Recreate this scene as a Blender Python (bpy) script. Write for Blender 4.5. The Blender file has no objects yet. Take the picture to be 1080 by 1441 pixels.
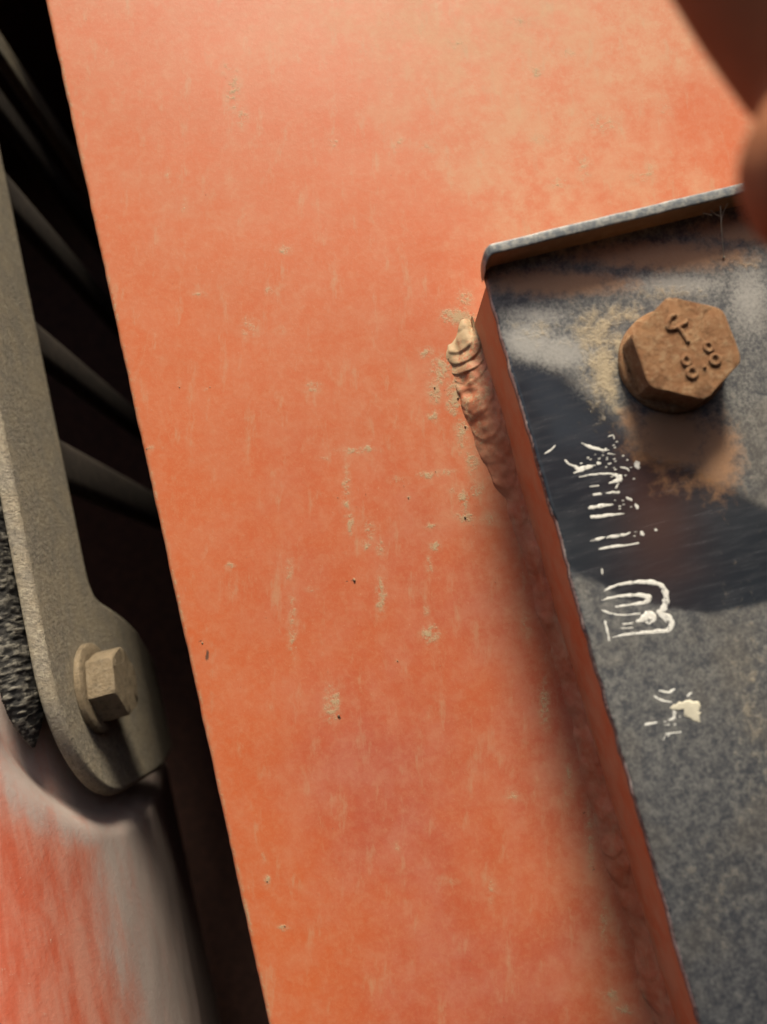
import bpy, bmesh, math, random
import numpy as np
from mathutils import Matrix, Vector

random.seed(7)
rng = np.random.default_rng(7)
MM = 0.001
scene = bpy.context.scene
COL = scene.collection

# ------------------------------------------------------------------ camera
F_PX, CX, CY = 1088.0, 540.0, 720.5            # phone lens, in pixels of the 1080x1441 photograph
CAM = np.array([-4.707, -134.676, -18.333])    # millimetres; the panel front is the plane y = 0
RIGHT = np.array([0.96858, 0.0, -0.24869])
UP = np.array([0.24627, -0.13917, 0.95916])
FWD = np.array([0.03461, 0.99027, 0.13480])
cd = bpy.data.cameras.new('camera')
cd.sensor_fit = 'VERTICAL'; cd.sensor_height = 36.0; cd.sensor_width = 27.0
cd.lens = 36.0 * F_PX / 1441.0
cd.clip_start = 0.004; cd.clip_end = 50.0
cd.dof.use_dof = True; cd.dof.focus_distance = 0.136; cd.dof.aperture_fstop = 12.0
cam = bpy.data.objects.new('camera', cd); COL.objects.link(cam)
cam.matrix_world = Matrix(((RIGHT[0], UP[0], -FWD[0], CAM[0]*MM), (RIGHT[1], UP[1], -FWD[1], CAM[1]*MM),
                           (RIGHT[2], UP[2], -FWD[2], CAM[2]*MM), (0, 0, 0, 1)))
scene.camera = cam

# ------------------------------------------------------------------ light
SUN_TRAVEL = Vector((-0.175, 0.45, -0.875)).normalized()
world = bpy.data.worlds.new("World"); scene.world = world; world.use_nodes = True
wn = world.node_tree; wn.nodes.clear()
wo = wn.nodes.new('ShaderNodeOutputWorld'); wb = wn.nodes.new('ShaderNodeBackground'); ws = wn.nodes.new('ShaderNodeTexSky')
ws.sky_type = 'NISHITA'; ws.sun_disc = False
to_sun = -SUN_TRAVEL
ws.sun_elevation = math.asin(to_sun.z)
ws.sun_rotation = math.atan2(to_sun.x, to_sun.y)
ws.dust_density = 5.0; ws.air_density = 0.8
wb.inputs['Strength'].default_value = 0.085
wn.links.new(ws.outputs[0], wb.inputs[0]); wn.links.new(wb.outputs[0], wo.inputs[0])
sl = bpy.data.lights.new('sun', 'SUN'); sl.energy = 4.5; sl.angle = math.radians(15); sl.color = (1.0, 0.90, 0.73)
sun = bpy.data.objects.new('sun', sl); COL.objects.link(sun)
sun.rotation_euler = SUN_TRAVEL.to_track_quat('-Z', 'Y').to_euler()
sun.location = (0, -0.5, 1.0)
vs = scene.view_settings
vs.view_transform = 'Standard'; vs.look = 'None'; vs.gamma = 1.0; vs.use_curve_mapping = False
vs.exposure = 0.68
scene.cycles.diffuse_bounces = 8; scene.cycles.max_bounces = 12

# ------------------------------------------------------------------ helpers
def at(px, py, y):
    """photograph pixel -> point (mm) on the plane y"""
    d = (px-CX)/F_PX*RIGHT - (py-CY)/F_PX*UP + FWD
    return CAM + (y-CAM[1])/d[1]*d

def hash3(i, j, k, seed):
    h = (i*374761393 + j*668265263 + k*2147483647 + seed*974634777) & 0xffffffff
    h = ((h ^ (h >> 13))*1274126177) & 0xffffffff
    h = ((h ^ (h >> 16))*2246822519) & 0xffffffff
    return ((h ^ (h >> 15)) & 0xffffff)/float(0xffffff)

def vnoise(x, y, z, seed=0):
    x, y, z = np.broadcast_arrays(np.asarray(x, float), np.asarray(y, float), np.asarray(z, float))
    i, j, k = [np.floor(a).astype(np.int64) for a in (x, y, z)]
    f = [a-b for a, b in ((x, i), (y, j), (z, k))]
    f = [t*t*t*(t*(t*6-15)+10) for t in f]
    r = 0
    for a in (0, 1):
        for b in (0, 1):
            for c in (0, 1):
                wgt = (f[0] if a else 1-f[0])*(f[1] if b else 1-f[1])*(f[2] if c else 1-f[2])
                r = r + wgt*hash3(i+a, j+b, k+c, seed)
    return r

def fbm(x, y, z, oct=4, seed=0, gain=0.5):
    r = 0; amp = 1.0; tot = 0
    for o in range(oct):
        r = r + amp*vnoise(np.asarray(x)*2**o, np.asarray(y)*2**o, np.asarray(z)*2**o, seed+o*17)
        tot += amp; amp *= gain
    return r/tot

def sstep(a, b, x):
    t = np.clip((np.asarray(x, float)-a)/(b-a), 0, 1)
    return t*t*(3-2*t)

def empty(name, base, label, cat, group=None):
    o = bpy.data.objects.new(name, None); COL.objects.link(o)
    o.location = [c*MM for c in base]; o.empty_display_size = 0.005
    o['label'] = label; o['category'] = cat
    if group: o['group'] = group
    o['_b'] = list(base)
    return o

def mesh_obj(name, verts, faces, mat, parent=None, smooth=True, attrs=None, bevel=0, autosmooth=None):
    v = np.asarray(verts, float)
    if parent is not None: v = v - np.array(list(parent['_b']))
    me = bpy.data.meshes.new(name)
    me.from_pydata((v*MM).tolist(), [], [list(f) for f in faces])
    me.validate(); me.update()
    bm = bmesh.new(); bm.from_mesh(me); bmesh.ops.recalc_face_normals(bm, faces=bm.faces); bm.to_mesh(me); bm.free()
    if smooth: me.shade_smooth()
    if autosmooth: me.set_sharp_from_angle(angle=math.radians(autosmooth))
    if attrs:
        for k, a in attrs.items():
            at_ = me.attributes.new(k, 'FLOAT', 'POINT'); at_.data.foreach_set('value', np.asarray(a, np.float32))
    me.materials.append(mat)
    o = bpy.data.objects.new(name, me); COL.objects.link(o)
    if parent is not None: o.parent = parent
    if bevel:
        b = o.modifiers.new('bevel', 'BEVEL'); b.width = bevel*MM; b.segments = 3; b.limit_method = 'ANGLE'; b.angle_limit = math.radians(35)
        b.harden_normals = False
    return o

def grid_faces(nu, nv, flip=False, wrap_u=False, wrap_v=False):
    f = []
    for i in range(nu if wrap_u else nu-1):
        for j in range(nv if wrap_v else nv-1):
            a = i*nv+j; b = ((i+1) % nu)*nv+j; c = ((i+1) % nu)*nv+(j+1) % nv; d = i*nv+(j+1) % nv
            f.append((a, d, c, b) if flip else (a, b, c, d))
    return f

def tube(path, radii, n=10, cap=True, squash=1.0):
    """verts, faces of a tube along 3D path"""
    P = np.asarray(path, float); V = []; F = []
    m = len(P)
    ref = np.array([0, 1.0, 0])
    for i in range(m):
        t = P[min(i+1, m-1)]-P[max(i-1, 0)]; t = t/ (np.linalg.norm(t)+1e-9)
        a = np.cross(t, ref)
        if np.linalg.norm(a) < 1e-3: a = np.cross(t, [1.0, 0, 0])
        a /= np.linalg.norm(a); b = np.cross(a, t)
        for k in range(n):
            th = 2*math.pi*k/n
            V.append(P[i]+radii[i]*(math.cos(th)*a+squash*math.sin(th)*b))
    F += grid_faces(m, n, wrap_v=True)
    if cap:
        F.append(tuple(range(n))[::-1]); F.append(tuple((m-1)*n+k for k in range(n)))
    return V, F

def smooth_path(pts, n=8):
    P = np.asarray(pts, float)
    if len(P) < 3:
        t = np.linspace(0, 1, n)[:, None]; return P[0]*(1-t)+P[-1]*t
    out = []
    Q = np.vstack([2*P[0]-P[1], P, 2*P[-1]-P[-2]])
    for i in range(1, len(Q)-2):
        for t in np.linspace(0, 1, n, endpoint=False):
            p0, p1, p2, p3 = Q[i-1], Q[i], Q[i+1], Q[i+2]
            out.append(0.5*((2*p1)+(-p0+p2)*t+(2*p0-5*p1+4*p2-p3)*t*t+(-p0+3*p1-3*p2+p3)*t**3))
    out.append(P[-1])
    return np.array(out)

class Nodes:
    def __init__(self, name):
        self.m = bpy.data.materials.new(name); self.m.use_nodes = True
        self.t = self.m.node_tree; self.t.nodes.clear()
        self.out = self.t.nodes.new('ShaderNodeOutputMaterial')
        self.b = self.t.nodes.new('ShaderNodeBsdfPrincipled')
        self.t.links.new(self.b.outputs[0], self.out.inputs[0])
        tc = self.t.nodes.new('ShaderNodeTexCoord')
        sc = self.t.nodes.new('ShaderNodeVectorMath'); sc.operation = 'SCALE'; sc.inputs['Scale'].default_value = 1000.0
        self.t.links.new(tc.outputs['Object'], sc.inputs[0]); self.P = sc.outputs[0]
    def _in(self, sock, v):
        if hasattr(v, 'is_linked') or isinstance(v, bpy.types.NodeSocket): self.t.links.new(v, sock)
        elif isinstance(v, (tuple, list)) and len(v) == 3 and sock.type == 'RGBA': sock.default_value = (*v, 1)
        else: sock.default_value = v
    def mapping(self, rot=(0, 0, 0), scale=(1, 1, 1), loc=(0, 0, 0), vec=None):
        n = self.t.nodes.new('ShaderNodeMapping'); self.t.links.new(vec or self.P, n.inputs[0])
        n.inputs['Rotation'].default_value = rot; n.inputs['Scale'].default_value = scale; n.inputs['Location'].default_value = loc
        return n.outputs[0]
    def noise(self, scale, detail=4, rough=0.55, vec=None, dist=0):
        n = self.t.nodes.new('ShaderNodeTexNoise'); self.t.links.new(vec or self.P, n.inputs['Vector'])
        n.inputs['Scale'].default_value = scale; n.inputs['Detail'].default_value = detail
        n.inputs['Roughness'].default_value = rough; n.inputs['Distortion'].default_value = dist
        return n.outputs['Fac']
    def voro(self, scale, vec=None):
        n = self.t.nodes.new('ShaderNodeTexVoronoi'); self.t.links.new(vec or self.P, n.inputs['Vector'])
        n.inputs['Scale'].default_value = scale; return n.outputs['Distance']
    def math(self, op, a, b=0.0, c=None, clamp=False):
        n = self.t.nodes.new('ShaderNodeMath'); n.operation = op; n.use_clamp = clamp
        self._in(n.inputs[0], a); self._in(n.inputs[1], b)
        if c is not None: self._in(n.inputs[2], c)
        return n.outputs[0]
    def step(self, v, lo, hi, a=0.0, b=1.0):
        n = self.t.nodes.new('ShaderNodeMapRange'); n.interpolation_type = 'SMOOTHSTEP'
        self._in(n.inputs['Value'], v); n.inputs['From Min'].default_value = lo; n.inputs['From Max'].default_value = hi
        n.inputs['To Min'].default_value = a; n.inputs['To Max'].default_value = b
        return n.outputs[0]
    def mix(self, f, a, b):
        n = self.t.nodes.new('ShaderNodeMix'); n.data_type = 'RGBA'
        self._in(n.inputs[0], f); self._in(n.inputs[6], a); self._in(n.inputs[7], b)
        return n.outputs[2]
    def attr(self, name):
        n = self.t.nodes.new('ShaderNodeAttribute'); n.attribute_name = name; return n.outputs['Fac']
    def bump(self, h, strength=0.3, dist=0.1, normal=None):
        n = self.t.nodes.new('ShaderNodeBump'); self._in(n.inputs['Height'], h)
        n.inputs['Strength'].default_value = strength; n.inputs['Distance'].default_value = dist*MM
        if normal is not None: self.t.links.new(normal, n.inputs['Normal'])
        return n.outputs[0]
    def set(self, color=None, rough=None, normal=None, metal=None, spec=None):
        if color is not None: self._in(self.b.inputs['Base Color'], color)
        if rough is not None: self._in(self.b.inputs['Roughness'], rough)
        if metal is not None: self._in(self.b.inputs['Metallic'], metal)
        if spec is not None: self.b.inputs['Specular IOR Level'].default_value = spec
        if normal is not None: self.t.links.new(normal, self.b.inputs['Normal'])
        return self.m

# ------------------------------------------------------------------ materials
ROLL = math.radians(14.4)
def mat_orange():
    N = Nodes('orange_paint')
    film = N.step(N.noise(0.035, 5, 0.6), 0.32, 0.72)
    film2 = N.step(N.noise(0.13, 7, 0.66), 0.36, 0.68)
    film3 = N.step(N.noise(0.45, 7, 0.72), 0.42, 0.70)
    sv = N.mapping(rot=(0, -ROLL, 0))
    sv = N.mapping(scale=(1.0, 1.0, 0.30), vec=sv)
    streak = N.step(N.noise(0.36, 8, 0.68, vec=sv), 0.53, 0.72)
    fine = N.noise(1.5, 6, 0.75); mid = N.noise(0.8, 6, 0.7)
    haze = N.attr('haze')
    dst = N.attr('dust')
    d = N.math('ADD', dst, N.math('MULTIPLY', N.math('SUBTRACT', N.math('MULTIPLY', N.math('ADD', fine, mid), 0.5), 0.5), 2.6))
    marks = N.step(d, 0.34, 0.80)
    halo = N.math('MULTIPLY', N.step(dst, 0.02, 0.50), N.step(mid, 0.36, 0.66))
    speck = N.step(N.noise(2.6, 3, 0.6), 0.69, 0.76)
    c = N.mix(film2, (0.435, 0.096, 0.023), (0.428, 0.110, 0.036))
    c = N.mix(N.math('MULTIPLY', N.attr('red'), N.math('ADD', 0.45, N.math('MULTIPLY', film, 0.55))), c, N.mix(film2, (0.330, 0.066, 0.034), (0.360, 0.102, 0.064)))
    hz = N.math('MULTIPLY', haze, N.math('ADD', 0.30, N.math('MULTIPLY', film2, 0.70)), clamp=True)
    c = N.mix(hz, c, (0.45, 0.230, 0.125))
    c = N.mix(N.math('MULTIPLY', film3, N.math('ADD', 0.15, N.math('MULTIPLY', haze, 0.36))), c, (0.45, 0.27, 0.15))
    grain = N.step(N.noise(1.3, 8, 0.8), 0.42, 0.68, 0.0, 0.16)
    c = N.mix(grain, c, (0.42, 0.23, 0.12))
    c = N.mix(N.math('MULTIPLY', streak, 0.45), c, (0.37, 0.25, 0.14))
    c = N.mix(N.math('MULTIPLY', halo, 0.55), c, (0.37, 0.255, 0.145))
    c = N.mix(N.math('MULTIPLY', speck, 0.30), c, (0.52, 0.38, 0.24))
    c = N.mix(N.math('MULTIPLY', marks, 0.80), c, (0.335, 0.265, 0.150))
    pit = N.step(N.math('ADD', N.attr('pit'), N.math('MULTIPLY', N.math('SUBTRACT', fine, 0.5), 0.8)), 0.45, 0.7)
    c = N.mix(pit, c, (0.10, 0.045, 0.025))
    r = N.math('ADD', 0.50, N.math('MULTIPLY', N.math('ADD', marks, hz, clamp=True), 0.22))
    h = N.math('ADD', N.math('MULTIPLY', N.noise(1.1, 3, 0.5), 0.25), N.math('MULTIPLY', marks, N.math('ADD', 0.5, fine)))
    h = N.math('ADD', h, N.math('MULTIPLY', grain, 1.2))
    return N.set(c, r, N.bump(h, 0.45, 0.10), spec=0.32)

def mat_dark_steel():
    N = Nodes('dark_scuffed_steel')
    n1 = N.noise(0.55, 8, 0.72); n2 = N.noise(1.8, 6, 0.7); n3 = N.noise(0.09, 4, 0.6)
    clean = N.step(N.math('ADD', N.attr('clean'), N.math('MULTIPLY', N.math('SUBTRACT', n1, 0.5), 0.7)), 0.18, 0.82)
    mott = N.step(N.math('ADD', n1, N.math('MULTIPLY', N.math('SUBTRACT', n2, 0.5), 0.8)), 0.33, 0.72)
    base = N.mix(mott, (0.042, 0.045, 0.052), (0.165, 0.162, 0.150))
    base = N.mix(N.step(n3, 0.45, 0.68, 0, 0.25), base, (0.15, 0.125, 0.090))
    wipe = N.noise(0.35, 6, 0.65, vec=N.mapping(rot=(0, -ROLL-0.12, 0), scale=(0.35, 1, 2.6)))
    cl = N.mix(N.step(wipe, 0.44, 0.74, 0, 0.55), (0.019, 0.023, 0.030), (0.055, 0.057, 0.064))
    cl = N.mix(N.math('MULTIPLY', N.attr('reflected_red'), 0.55), cl, (0.085, 0.034, 0.022))
    c = N.mix(clean, base, cl)
    pale = N.step(N.math('ADD', N.attr('pale'), N.math('MULTIPLY', N.math('SUBTRACT', n2, 0.5), 0.9)), 0.25, 0.85)
    c = N.mix(N.math('MULTIPLY', pale, 0.8), c, (0.30, 0.29, 0.265))
    tan = N.step(N.math('ADD', N.attr('tan'), N.math('MULTIPLY', N.math('SUBTRACT', n1, 0.5), 1.9)), 0.22, 0.95)
    c = N.mix(N.math('MULTIPLY', tan, 0.85), c, (0.40, 0.32, 0.20))
    br = N.step(N.math('ADD', N.attr('brown'), N.math('MULTIPLY', N.math('SUBTRACT', n1, 0.5), 1.3)), 0.18, 0.85)
    c = N.mix(N.math('MULTIPLY', br, 0.9), c, (0.36, 0.195, 0.100))
    edge = N.attr('edge')
    c = N.mix(N.step(N.math('ADD', edge, N.math('MULTIPLY', N.math('SUBTRACT', n2, 0.5), 1.2)), 0.5, 0.8), c, (0.46, 0.43, 0.38))
    sp = N.step(N.noise(3.2, 3, 0.6), 0.68, 0.74)
    c = N.mix(N.math('MULTIPLY', sp, N.math('SUBTRACT', 0.5, N.math('MULTIPLY', clean, 0.4))), c, (0.36, 0.34, 0.30))
    rr = N.math('ADD', N.step(clean, 0, 1, 0.60, 0.14), N.math('MULTIPLY', clean, N.step(wipe, 0.42, 0.72, 0, 0.16)))
    rr = N.math('ADD', rr, N.math('MULTIPLY', tan, 0.2), clamp=True)
    h = N.math('ADD', N.math('MULTIPLY', n2, 0.5), N.math('MULTIPLY', n1, 0.6))
    h = N.math('MULTIPLY', h, N.math('SUBTRACT', 1.0, N.math('MULTIPLY', clean, 0.85)))
    h = N.math('ADD', h, N.math('MULTIPLY', tan, N.math('ADD', 0.4, N.math('MULTIPLY', n2, 1.6))))
    return N.set(c, rr, N.bump(h, 0.6, 0.16))

def mat_rim():
    N = Nodes('worn_rim_steel')
    n1 = N.noise(0.5, 6, 0.65); n2 = N.noise(1.6, 5, 0.7, vec=N.mapping(scale=(0.25, 1, 1)))
    c = N.mix(N.step(n1, 0.42, 0.66), (0.32, 0.19, 0.105), (0.38, 0.24, 0.14))  # inner face: brown dust with warm bounce light put into the colour
    w = N.step(N.math('ADD', N.attr('edge'), N.math('MULTIPLY', N.math('SUBTRACT', n2, 0.5), 1.6)), 0.35, 0.85)
    c = N.mix(w, c, N.mix(N.step(N.noise(0.9, 6, 0.75), 0.40, 0.62), (0.085, 0.100, 0.110), (0.24, 0.24, 0.215)))
    return N.set(c, N.step(w, 0, 1, 0.65, 0.45), N.bump(N.math('ADD', n1, n2), 0.4, 0.12))

def mat_rusty(name, a, b, c3, bumpd=0.18):
    N = Nodes(name)
    n1 = N.noise(0.28, 6, 0.65); n2 = N.noise(0.9, 8, 0.8); n3 = N.noise(1.6, 5, 0.82); n4 = N.noise(0.6, 6, 0.7, vec=N.mapping(loc=(7, 3, 1)))
    c = N.mix(N.step(n1, 0.36, 0.66), a, b)
    c = N.mix(N.step(n2, 0.46, 0.66, 0, 0.85), c, c3)
    c = N.mix(N.step(n4, 0.52, 0.68, 0, 0.65), c, tuple(0.45*x for x in a))
    c = N.mix(N.step(n3, 0.56, 0.68, 0, 0.55), c, tuple(0.36*x for x in a))
    h = N.math('ADD', N.math('MULTIPLY', n2, 0.9), N.math('MULTIPLY', n3, 0.8))
    return N.set(c, 0.88, N.bump(h, 1.0, bumpd), spec=0.25)

def mat_dusty_cast():
    N = Nodes('dusty_grey_cast')
    n1 = N.noise(0.16, 6, 0.65); n2 = N.noise(0.75, 5, 0.8); n3 = N.noise(1.15, 5, 0.85)
    c = N.mix(N.step(n1, 0.36, 0.66), (0.29, 0.255, 0.20), (0.37, 0.31, 0.22))
    c = N.mix(N.step(n2, 0.48, 0.66, 0, 0.7), c, (0.52, 0.46, 0.34))
    c = N.mix(N.step(n3, 0.50, 0.66, 0, 0.8), c, (0.13, 0.117, 0.095))
    h = N.math('ADD', N.math('MULTIPLY', n2, 0.7), N.math('MULTIPLY', n3, 0.7))
    return N.set(c, 0.9, N.bump(h, 1.0, 0.9), spec=0.2)

def mat_red_body():
    N = Nodes('dusty_red_paint')
    sv = N.mapping(rot=(0, -0.05, 0), scale=(1, 0.5, 0.16))
    st = N.noise(0.33, 6, 0.65, vec=sv); n2 = N.noise(0.9, 7, 0.72)
    base = N.mix(N.step(st, 0.38, 0.66), (0.42, 0.095, 0.050), (0.46, 0.18, 0.12))
    g = N.math('ADD', N.attr('grey'), N.math('MULTIPLY', N.math('SUBTRACT', st, 0.5), 0.75))
    g = N.math('ADD', g, N.math('MULTIPLY', N.math('SUBTRACT', n2, 0.5), 0.30))
    gm = N.step(g, 0.02, 1.02)
    c = N.mix(N.math('MULTIPLY', gm, 0.92), base, N.mix(N.step(g, 0.45, 0.95), (0.43, 0.23, 0.175), (0.36, 0.315, 0.285)))
    sp = N.step(N.noise(0.9, 4, 0.7), 0.64, 0.74)
    c = N.mix(N.math('MULTIPLY', sp, 0.5), c, (0.55, 0.42, 0.32))
    return N.set(c, N.step(gm, 0, 1, 0.40, 0.60), N.bump(N.math('ADD', N.math('MULTIPLY', n2, 1.5), st), 0.35, 0.2))

def mat_rough_rubber():
    N = Nodes('crusted_black_rubber')
    n1 = N.noise(1.0, 6, 0.7); h = N.attr('peak')
    c = N.mix(N.step(N.math('ADD', h, N.math('MULTIPLY', N.math('SUBTRACT', n1, 0.5), 0.9)), 0.40, 0.80), (0.035, 0.033, 0.030), (0.20, 0.185, 0.150))
    return N.set(c, 0.8, N.bump(N.noise(1.6, 5, 0.8), 1.0, 0.5), spec=0.25)

def mat_plain(name, col, rough=0.8, var=0.3, sc=0.5):
    N = Nodes(name)
    n = N.noise(sc, 5, 0.65)
    c = N.mix(N.step(n, 0.35, 0.68), tuple(x*(1-var) for x in col), tuple(min(1, x*(1+var)) for x in col))
    return N.set(c, rough, N.bump(n, 0.4, 0.1))

M_ORANGE = mat_orange()
M_DARK = mat_dark_steel()
M_RIM = mat_rim()
M_RUST = mat_rusty('dusty_rust', (0.27, 0.130, 0.060), (0.34, 0.180, 0.086), (0.44, 0.295, 0.165), 0.5)
M_TANBOLT = mat_rusty('tan_dust_steel', (0.21, 0.16, 0.10), (0.28, 0.215, 0.135), (0.30, 0.245, 0.17), 0.7)
M_CAST = mat_dusty_cast()
M_RED = mat_red_body()
M_RUBBER = mat_rough_rubber()
M_GAP_SHADE = mat_plain('gap_shade_black', (0.06, 0.026, 0.018), 0.9)  # near-black that puts the recess's shade into the colour
M_SLAT = mat_plain('shaded_slat', (0.040, 0.028, 0.019), 0.9)  # darker than the frame: shade inside the slots put into the colour
def mat_worn_white():
    N = Nodes('worn_white_paint')
    n = N.noise(1.6, 7, 0.75); n2 = N.noise(0.7, 4, 0.6)
    c = N.mix(n2, (0.74, 0.74, 0.70), (0.60, 0.58, 0.51))
    c = N.mix(N.step(n, 0.555, 0.60), c, (0.055, 0.056, 0.058))
    return N.set(c, 0.5, N.bump(n, 0.3, 0.03))
M_WHITE = mat_worn_white()
M_CREAM = mat_plain('cream_dried_paint', (0.56, 0.52, 0.40), 0.6, 0.08, 0.8)
M_SKIN = mat_plain('brown_skin', (0.30, 0.122, 0.058), 0.85, 0.06, 0.15)
M_SKIN.node_tree.nodes['Principled BSDF'].inputs['Specular IOR Level'].default_value = 0.15
M_GRIT = mat_plain('pale_grit', (0.20, 0.125, 0.07), 0.95, 0.5, 3.0)
M_WEB = mat_plain('dusty_silk', (0.33, 0.29, 0.22), 0.8, 0.05)

# ------------------------------------------------------------------ orange panel with its bar and weld
panel = empty('painted_panel', (40, 0, 0), 'large flat orange painted steel panel streaked with pale dust', 'panel')

def splat(X, Z, marks, y=0.0):
    """soft traced patches: (px, py, half width px, half height px, strength)"""
    A = np.zeros_like(X)
    for (px, py, wx, wy, s) in marks:
        c = at(px, py, y)
        dx = (X-c[0]); dz = (Z-c[2])
        # the wipe marks run along the picture's vertical, 14 degrees off the panel edge
        a = dx*math.cos(ROLL)+dz*math.sin(ROLL)*-1.0; b = dx*math.sin(ROLL)+dz*math.cos(ROLL)
        k = 0.124
        q = (a/(wx*k))**2+(b/(wy*k))**2
        A = np.maximum(A, s*np.exp(-q*0.9))
    return A

DUST = [(330, 130, 14, 40, .50), (342, 165, 10, 22, .52), (318, 95, 12, 14, .42), (260, 290, 5, 16, .45), (281, 414, 11, 4, .62), (237, 245, 6, 18, .4),
        (402, 352, 12, 8, .55), (382, 408, 10, 9, .52), (352, 460, 18, 22, .42), (440, 545, 16, 12, .45), (395, 465, 9, 9, .42),
        (500, 634, 26, 6, .60), (517, 632, 8, 8, .68), (488, 690, 7, 55, .50), (494, 735, 6, 22, .56), (455, 645, 9, 3, .55),
        (535, 770, 7, 16, .58), (537, 835, 9, 34, .60), (520, 745, 12, 20, .48), (515, 765, 10, 10, .50),
        (602, 668, 16, 6, .66), (625, 664, 22, 5, .55), (560, 675, 20, 7, .42), (652, 702, 10, 16, .60), (655, 728, 16, 9, .72), (640, 690, 9, 9, .5),
        (607, 740, 12, 5, .62), (613, 768, 9, 9, .72), (604, 795, 6, 20, .45), (606, 893, 15, 17, .64), (600, 860, 6, 10, .45),
        (467, 990, 13, 26, .62), (466, 1008, 14, 8, .62), (408, 800, 6, 22, .50), (412, 880, 8, 60, .45), (325, 795, 9, 4, .58), (437, 829, 10, 4, .5),
        (622, 520, 18, 26, .66), (612, 550, 12, 20, .7), (600, 495, 16, 10, .6), (645, 445, 26, 14, .85), (655, 420, 12, 16, .62), (640, 560, 14, 30, .74),
        (650, 610, 10, 30, .62), (665, 650, 12, 26, .55), (670, 690, 14, 12, .55), (690, 730, 14, 12, .52), (610, 585, 12, 12, .55),
        (755, 100, 10, 12, .62), (735, 30, 30, 10, .45), (640, 60, 20, 14, .40), (800, 75, 12, 8, .50), (850, 175, 30, 22, .45), (822, 235, 14, 30, .46),
        (790, 260, 20, 14, .44), (760, 195, 26, 10, .40), (900, 250, 26, 14, .44), (935, 150, 14, 30, .40), (915, 240, 12, 26, .42), (600, 205, 20, 14, .36),
        (766, 990, 9, 40, .55), (740, 880, 10, 30, .40), (830, 1180, 7, 50, .48), (850, 1300, 8, 40, .48), (800, 1100, 9, 60, .38),
        (400, 1305, 10, 4, .60), (376, 1240, 5, 10, .60), (372, 1205, 5, 7, .5), (622, 1240, 14, 6, .42), (560, 1190, 12, 10, .36), (860, 1400, 12, 10, .6),
        (880, 1420, 18, 8, .52), (720, 1120, 14, 10, .42), (690, 1250, 10, 26, .40), (210, 630, 8, 4, .62), (252, 540, 4, 4, .55), (290, 548, 3, 3, .6),
        (560, 930, 4, 3, .6), (575, 700, 4, 3, .62), (640, 1240, 12, 5, .4), (470, 200, 14, 20, .34), (560, 200, 20, 10, .36)]
PIT = [(497, 818, 4.5, 3, 1.0), (488, 818, 2, 2.4, 0.95), (478, 1010, 3.2, 4, .95), (281, 902, 7, 4, .65), (292, 922, 4, 12, .78), (306, 930, 3, 5, .6), (95, 160, 4, 7, .70),
       (155, 404, 3, 4, .65), (290, 275, 2.2, 2.2, .7), (550, 246, 2.4, 2.4, .8), (700, 800, 2.5, 2.5, .75), (822, 1143, 4, 4, .7), (835, 1222, 4, 4, .75),
       (860, 1350, 4, 4, .65), (815, 1188, 2, 2, .7), (480, 884, 1.8, 2, .75), (458, 1028, 2, 2, .7), (330, 1188, 3, 4, .6), (578, 88, 3, 2, .55)]

px0, px1, pz0, pz1 = -38.7, 130.0, -130.0, 420.0
nx, nz = 330, 520
xs = np.concatenate([np.linspace(px0, 60, nx-30, endpoint=False), np.linspace(60, px1, 30)])
zs = np.concatenate([np.linspace(pz0, 135, nz-20, endpoint=False), np.linspace(135, pz1, 20)])
XX, ZZ = np.meshgrid(xs, zs, indexing='ij')
YY = (fbm(XX/40, 0.3, ZZ/40, 3, 3)-.5)*0.5
e = np.clip((XX-px0)/0.8, 0, 1)                       # rolled left edge
YY = YY + (1-np.sqrt(np.clip(1-(1-e)**2, 0, 1)))*0.7
XXn = XX + (1-sstep(0, 2, XX-px0))*(fbm(ZZ/3, 1, 1, 4, 9)-.5)*0.25
dust = splat(XX, ZZ, DUST)
edgeln = np.exp(-((XX-px0-0.5)/0.5)**2)*0.42*(0.5+fbm(ZZ/5, 3, 3, 3, 5)*0.9)
dust = np.maximum(dust, edgeln)
pit = splat(XX, ZZ, PIT)
nz_ = fbm(XX/20, 5, ZZ/20, 4, 21)
hz = 0.06+0.70*sstep(-20, 130, 1.15*XX+0.65*ZZ)*sstep(0.25, 0.62, nz_)+0.30*sstep(0, 30, XX)*sstep(0.3, 0.65, nz_)  # paler dust towards the top right, also standing for the light's falloff
hz = hz+0.22*sstep(18, -2, 24-XX+0*ZZ)*sstep(10, -60, ZZ)
redn = sstep(60, -55, ZZ-0.35*XX+12*(fbm(XX/25, 2, ZZ/25, 3, 26)-.5)*2)*(0.35+0.65*sstep(-36, -16, XX))  # redder paint lower down, darkened to carry the light's falloff
top = np.stack([XXn.ravel(), YY.ravel(), ZZ.ravel()], 1)
faces = grid_faces(nx, nz)
# the sheet's thickness: rim strip round the border and a back face
nv = len(top)
border = [i*nz for i in range(nx)] + [(nx-1)*nz+j for j in range(1, nz)] + [i*nz+nz-1 for i in range(nx-2, -1, -1)] + [j for j in range(nz-2, 0, -1)]
back = top[border].copy(); back[:, 1] = 5.5
verts = np.vstack([top, back])
nb = len(border)
for k in range(nb):
    faces.append((border[k], border[(k+1) % nb], nv+(k+1) % nb, nv+k))
faces.append(tuple(nv+k for k in range(nb)))
pad = lambda a: np.concatenate([a.ravel(), np.zeros(nb)])
mesh_obj('panel_sheet', verts, faces, M_ORANGE, panel, attrs={'dust': pad(dust), 'pit': pad(pit), 'haze': pad(np.clip(hz, 0, 1)), 'red': pad(redn)}, autosmooth=40)

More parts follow.
